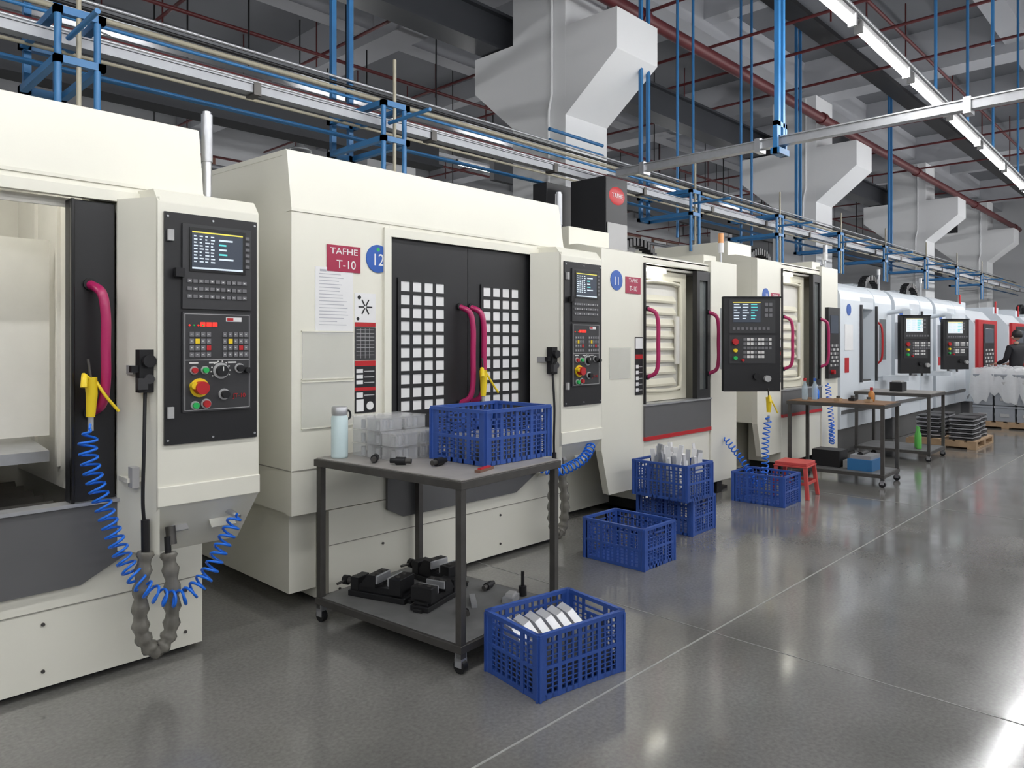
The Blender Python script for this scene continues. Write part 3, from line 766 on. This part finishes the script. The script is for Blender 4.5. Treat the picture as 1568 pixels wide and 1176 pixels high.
b.build('thermos_bottle',loc=(2.225,3.42,.883))
b=MB()
def cbox(x,y,z,w=.15,l=.11,h=.065):
    for a in ((x,x+w,y,y+.003,z,z+h),(x,x+w,y+l-.003,y+l,z,z+h),(x,x+.003,y,y+l,z,z+h),(x+w-.003,x+w,y,y+l,z,z+h),(x,x+w,y,y+l,z,z+.003)): b.box(*a,plast)
    b.box(x-.004,x+w+.004,y-.004,y+l+.004,z+h,z+h+.006,plast)
    for q in range(3): b.cyl((x+.03+q*.045,y+.055,z+.004),(x+.03+q*.045,y+.055,z+.05),.013,galv,n=10)
for i in range(2):
    for j in range(3):
        for k in range(3 if j>0 else 2): cbox(i*.17,j*.125,k*.073)
b.build('parts_box_stack',loc=(2.345,3.085,.883),rz=.05)
def smallpart(x,y,z,rz,name='drill_chuck'):
    b=MB(); b.cyl((0,0,.02),(.05,0,.02),.02,iron); b.cyl((.05,0,.02),(.08,0,.02),.013,iron); b.cyl((-.03,0,.02),(0,0,.02),.013,steel); b.build(name,loc=(x,y,z),rz=rz)
smallpart(2.25,3.14,.883,.8); smallpart(2.32,2.97,.883,2.2); smallpart(2.40,2.83,.883,.2)
MB().box(0,.14,0,.03,0,.012,brown).box(.02,.12,.005,.025,.012,.018,redp).build('scraper_tool',loc=(2.42,2.53,.883),rz=.3)
def vise(x,y,rz,s=1):
    b=MB(); b.box(-.18,.18,-.06,.06,0,.03,iron); b.box(-.16,.15,-.045,.045,.03,.065,iron); b.box(-.20,-.16,-.03,.03,0,.02,iron)
    b.box(-.16,-.09,-.07,.07,.045,.13,iron); b.prism([(.0,.065),(.0,.13),(.05,.13),(.10,.065)],'y',-.065,.065,iron); b.box(-.09,-.078,-.068,.068,.085,.13,galv).box(-.012,0,-.063,.063,.085,.13,galv)
    b.prism([(.12,.03),(.12,.10),(.17,.10),(.17,.03)],'y',-.05,.05,iron)
    b.cyl((.0,0,.06),(.24,0,.06),.016,steel); b.cyl((.22,0,.06),(.25,0,.06),.026,iron); b.cyl((.235,-.08,.06),(.235,.08,.06),.007,steel)
    for s_ in (-.11,.02): b.cyl((s_-.01,-.03,.13),(s_-.01,-.03,.136),.012,steel); b.cyl((s_-.01,.03,.13),(s_-.01,.03,.136),.012,steel)
    o=b.build('machine_vise',loc=(x,y,.135),rz=rz,bevel=.003); o.scale=(s,s,s)
vise(2.38,3.25,1.9,1.0); vise(2.53,2.98,.3,.9); vise(2.75,3.22,1.6,1.0)
smallpart(2.5,2.72,.135,1.2); smallpart(2.84,2.92,.135,.3)
MB().box(0,.16,0,.03,0,.02,galv).build('parallel_bar',loc=(2.62,2.76,.135),rz=.9)
MB().box(0,.10,0,.06,0,.03,galv).box(.02,.08,.01,.05,.03,.045,lgray).build('clamp_block',loc=(2.78,2.66,.135),rz=.4)
MB().cyl((0,0,0),(0,0,.05),.022,iron).cyl((0,0,.05),(0,0,.13),.009,iron).build('tool_holder',loc=(2.92,2.72,.135))
def bottle(x,y,z,m,cap,h=.22,name='water_bottle'):
    b=MB(); b.lathe([(.001,0),(.032,0),(.033,.01),(.033,h*.65),(.014,h*.88),(.014,h)],(0,0,0),m,16); b.cyl((0,0,h-.01),(0,0,h+.02),.016,cap); b.build(name,loc=(x,y,z))
bottle(8.3,3.38,.862,water,redp); bottle(8.38,3.30,.862,water,bsign); bottle(8.5,3.33,.862,bhose,paper,.14,'spray_can'); bottle(8.55,2.75,.862,amber,redp,.13,'oil_bottle')
for i,(x,y) in enumerate(((8.3,3.0),(8.45,2.9),(8.35,2.7))):
    MB().box(0,.09,0,.06,0,.03,iron if i%2 else palw).cyl((.045,.03,.03),(.045,.03,.055),.02,steel).build('clamp_block',loc=(x,y,.862))
e=E('toolbox_pile',(8.25,2.60,.135)); b=MB(); b.box(0,.35,.05,.3,0,.12,bpipe).box(.02,.33,.07,.28,.12,.16,galv).box(.05,.3,.4,.7,0,.18,iron).box(.1,.4,.32,.38,0,.08,lgray).cyl((.1,.2,.16),(.3,.2,.16),.03,iron); b.build('pile',e)
for x,y in ((10.5,2.8),(10.62,2.85)): bottle(x,y,.136,greenb,greenb,.26,'green_bottle')
MB().box(0,.2,0,.15,0,.12,iron).box(.03,.17,.02,.13,.12,.14,lgray).build('meter_box',loc=(10.5,3.0,.862))
def stool(x,y,h=.34):
    b=MB(); b.box(-.15,.15,-.15,.15,h-.03,h,stoolr); b.box(-.16,.16,-.16,.16,h-.045,h-.03,stoolr)
    for sx in (-1,1):
        for sy in (-1,1): b.add([(sx*.12,sy*.12,h-.04),(sx*.155,sy*.12,h-.04),(sx*.155,sy*.155,h-.04),(sx*.12,sy*.155,h-.04),(sx*.15,sy*.15,0),(sx*.185,sy*.15,0),(sx*.185,sy*.185,0),(sx*.15,sy*.185,0)],[(0,1,2,3),(4,5,6,7),(0,1,5,4),(1,2,6,5),(2,3,7,6),(3,0,4,7)],stoolr)
    for s in (-1,1): b.box(-.16,.16,s*.155-.006,s*.155+.006,.13,.16,stoolr).box(s*.155-.006,s*.155+.006,-.16,.16,.13,.16,stoolr)
    b.build('plastic_stool',loc=(x,y,0),rz=.1,bevel=.004)
stool(7.18,3.02)
def pallet(x,y,w=1.1,l=.9):
    b=MB()
    for i in range(6): b.box(0,w,i*l/6,i*l/6+.11,.10,.12,palw)
    for q in (0,w/2-.05,w-.1): b.box(q,q+.1,0,l,.03,.10,palw)
    for i in (0,2.5,5): b.box(0,w,i*l/6,i*l/6+.11,0.001,.03,palw)
    b.build('wooden_pallet',loc=(x,y,0))
pallet(11.9,2.45); random.seed(4)
for i,(x,y) in enumerate(((11.95,2.48),(12.45,2.50),(12.0,2.92),(12.5,2.92))):
    b=MB()
    for k in range(11): b.rbox((.2,.16,.01+k*.03),(.4,.3,.018),galv if k%2 else grayk,rz=random.uniform(-.08,.08))
    b.build('metal_plate_stack',loc=(x,y,.121))
pallet(15.2,2.2,1.8,1.05)
b=MB()
for i in range(4):
    for j in range(3):
        for k in range(3):
            x=i*.43; y=j*.33; z=k*.28
            b.box(x,x+.40,y,y+.30,z,z+.23,graybin); b.box(x-.008,x+.408,y-.008,y+.308,z+.23,z+.27,graybin)
            b.box(x+.12,x+.28,y-.012,y,z+.08,z+.14,lgray); b.box(x-.012,x,y+.08,y+.22,z+.08,z+.14,lgray)
b.build('storage_bin_stack',loc=(15.25,2.23,.121),bevel=.006)
b=MB(); nx,ny=26,18; vs=[]; random.seed(2)
for j in range(ny+1):
    for i in range(nx+1):
        x=-.06+i*1.83/nx; y=-.07+j*1.12/ny
        ed=min(i,nx-i,j,ny-j); z=.86+random.uniform(-.0,.09)
        if ed==0: z=.42+random.uniform(-.15,.1)
        vs.append((x+random.uniform(-.015,.015),y+random.uniform(-.015,.015),z))
b.add(vs,[(j*(nx+1)+i,j*(nx+1)+i+1,(j+1)*(nx+1)+i+1,(j+1)*(nx+1)+i) for j in range(ny) for i in range(nx)],wrapf,True)
b.build('plastic_film',loc=(15.25,2.23,.121))

# ------------------------------------------------------------ worker
def person(x,y,rz):
    e=E('factory_worker',(x,y,0),rz)
    def skinobj(name,verts,edges,rad,mat,sub=2):
        me=bpy.data.meshes.new(name); me.from_pydata(verts,edges,[]); o=bpy.data.objects.new(name,me); sc.collection.objects.link(o); o.parent=e
        me.materials.append(mat)
        md=o.modifiers.new('skin','SKIN'); md.use_smooth_shade=True
        for i,r in enumerate(rad):
            me.skin_vertices[0].data[i].radius=(r if isinstance(r,tuple) else (r,r))
        me.skin_vertices[0].data[0].use_root=True
        s=o.modifiers.new('sub','SUBSURF'); s.levels=sub; s.render_levels=sub
        return o
    v=[(0,0,.95),(0,0,1.1),(0,0,1.28),(0,0,1.42),(0,.0,1.48),(-.17,0,1.41),(-.22,-.05,1.15),(-.17,-.27,1.08),(.17,0,1.41),(.22,-.05,1.15),(.17,-.27,1.08)]
    ed=[(0,1),(1,2),(2,3),(3,4),(3,5),(5,6),(6,7),(3,8),(8,9),(9,10)]
    skinobj('jacket',v,ed,[(.16,.11),(.15,.105),(.17,.115),(.15,.09),.06,.065,.05,.04,.065,.05,.04],cloth)
    v=[(0,0,.97),(-.09,0,.88),(-.10,-.01,.50),(-.10,.02,.10),(.09,0,.88),(.10,-.02,.50),(.10,.03,.10)]
    skinobj('trousers',v,[(0,1),(1,2),(2,3),(0,4),(4,5),(5,6)],[(.15,.11),.09,.065,.05,.09,.065,.05],pants)
    for s in (-1,1): skinobj('shoe',[(s*.10,.04,.05),(s*.10,-.05,.045),(s*.10,-.15,.04)],[(0,1),(1,2)],[.045,.045,.035],hair,1)
    skinobj('neck',[(0,0,1.46),(0,-.01,1.54)],[(0,1)],[.055,.052],skin)
    skinobj('head',[(0,.0,1.66),(0,-.005,1.60),(0,-.02,1.55)],[(0,1),(1,2)],[(.078,.095),(.07,.085),(.045,.05)],skin)
    h=MB(); h.lathe([(.001,.10),(.05,.09),(.085,.05),(.095,.0),(.09,-.05),(.08,-.06)],(0,0.018,1.665),hair,18)
    h.build('hair',e)
    f=MB()
    for s in (-1,1): f.cyl((s*.03,-.088,1.635),(s*.03,-.094,1.635),.009,hair); f.cyl((s*.078,0,1.62),(s*.088,.01,1.62),.022,skin)
    f.prism([(-.09,1.63),(-.115,1.595),(-.085,1.59)],'x',-.012,.012,skin); f.box(-.022,.022,-.078,-.072,1.562,1.568,redsign)
    f.build('face',e)
    for s in (-1,1):
        skinobj('palm',[(s*.17,-.27,1.08),(s*.165,-.31,1.07),(s*.16,-.35,1.065)],[(0,1),(1,2)],[.026,.032,.034],skin,1)
        for k in range(4):
            q=s*.16+(k-1.5)*.019; skinobj('finger',[(q,-.36,1.07),(q,-.40,1.065),(q,-.42-.006*(k in (1,2)),1.045)],[(0,1),(1,2)],[.009,.0085,.007],skin,1)
        skinobj('thumb',[(s*.135,-.30,1.07),(s*.105,-.33,1.075),(s*.10,-.36,1.07)],[(0,1),(1,2)],[.012,.010,.008],skin,1)
person(17.6,2.93,math.radians(150))

# ------------------------------------------------------------ world & camera
w=bpy.data.worlds.new('world'); sc.world=w; w.use_nodes=True
w.node_tree.nodes['Background'].inputs[0].default_value=(.6,.65,.7,1); w.node_tree.nodes['Background'].inputs[1].default_value=.3
cd=bpy.data.cameras.new('camera'); cam=bpy.data.objects.new('camera',cd); sc.collection.objects.link(cam)
cd.sensor_width=36; cd.lens=36*1130/1568; cd.shift_y=-63/1568; cd.clip_end=200
cam.location=(0,0,1.5); cam.rotation_euler=(math.pi/2,0,-math.radians(90-43.8))
sc.camera=cam
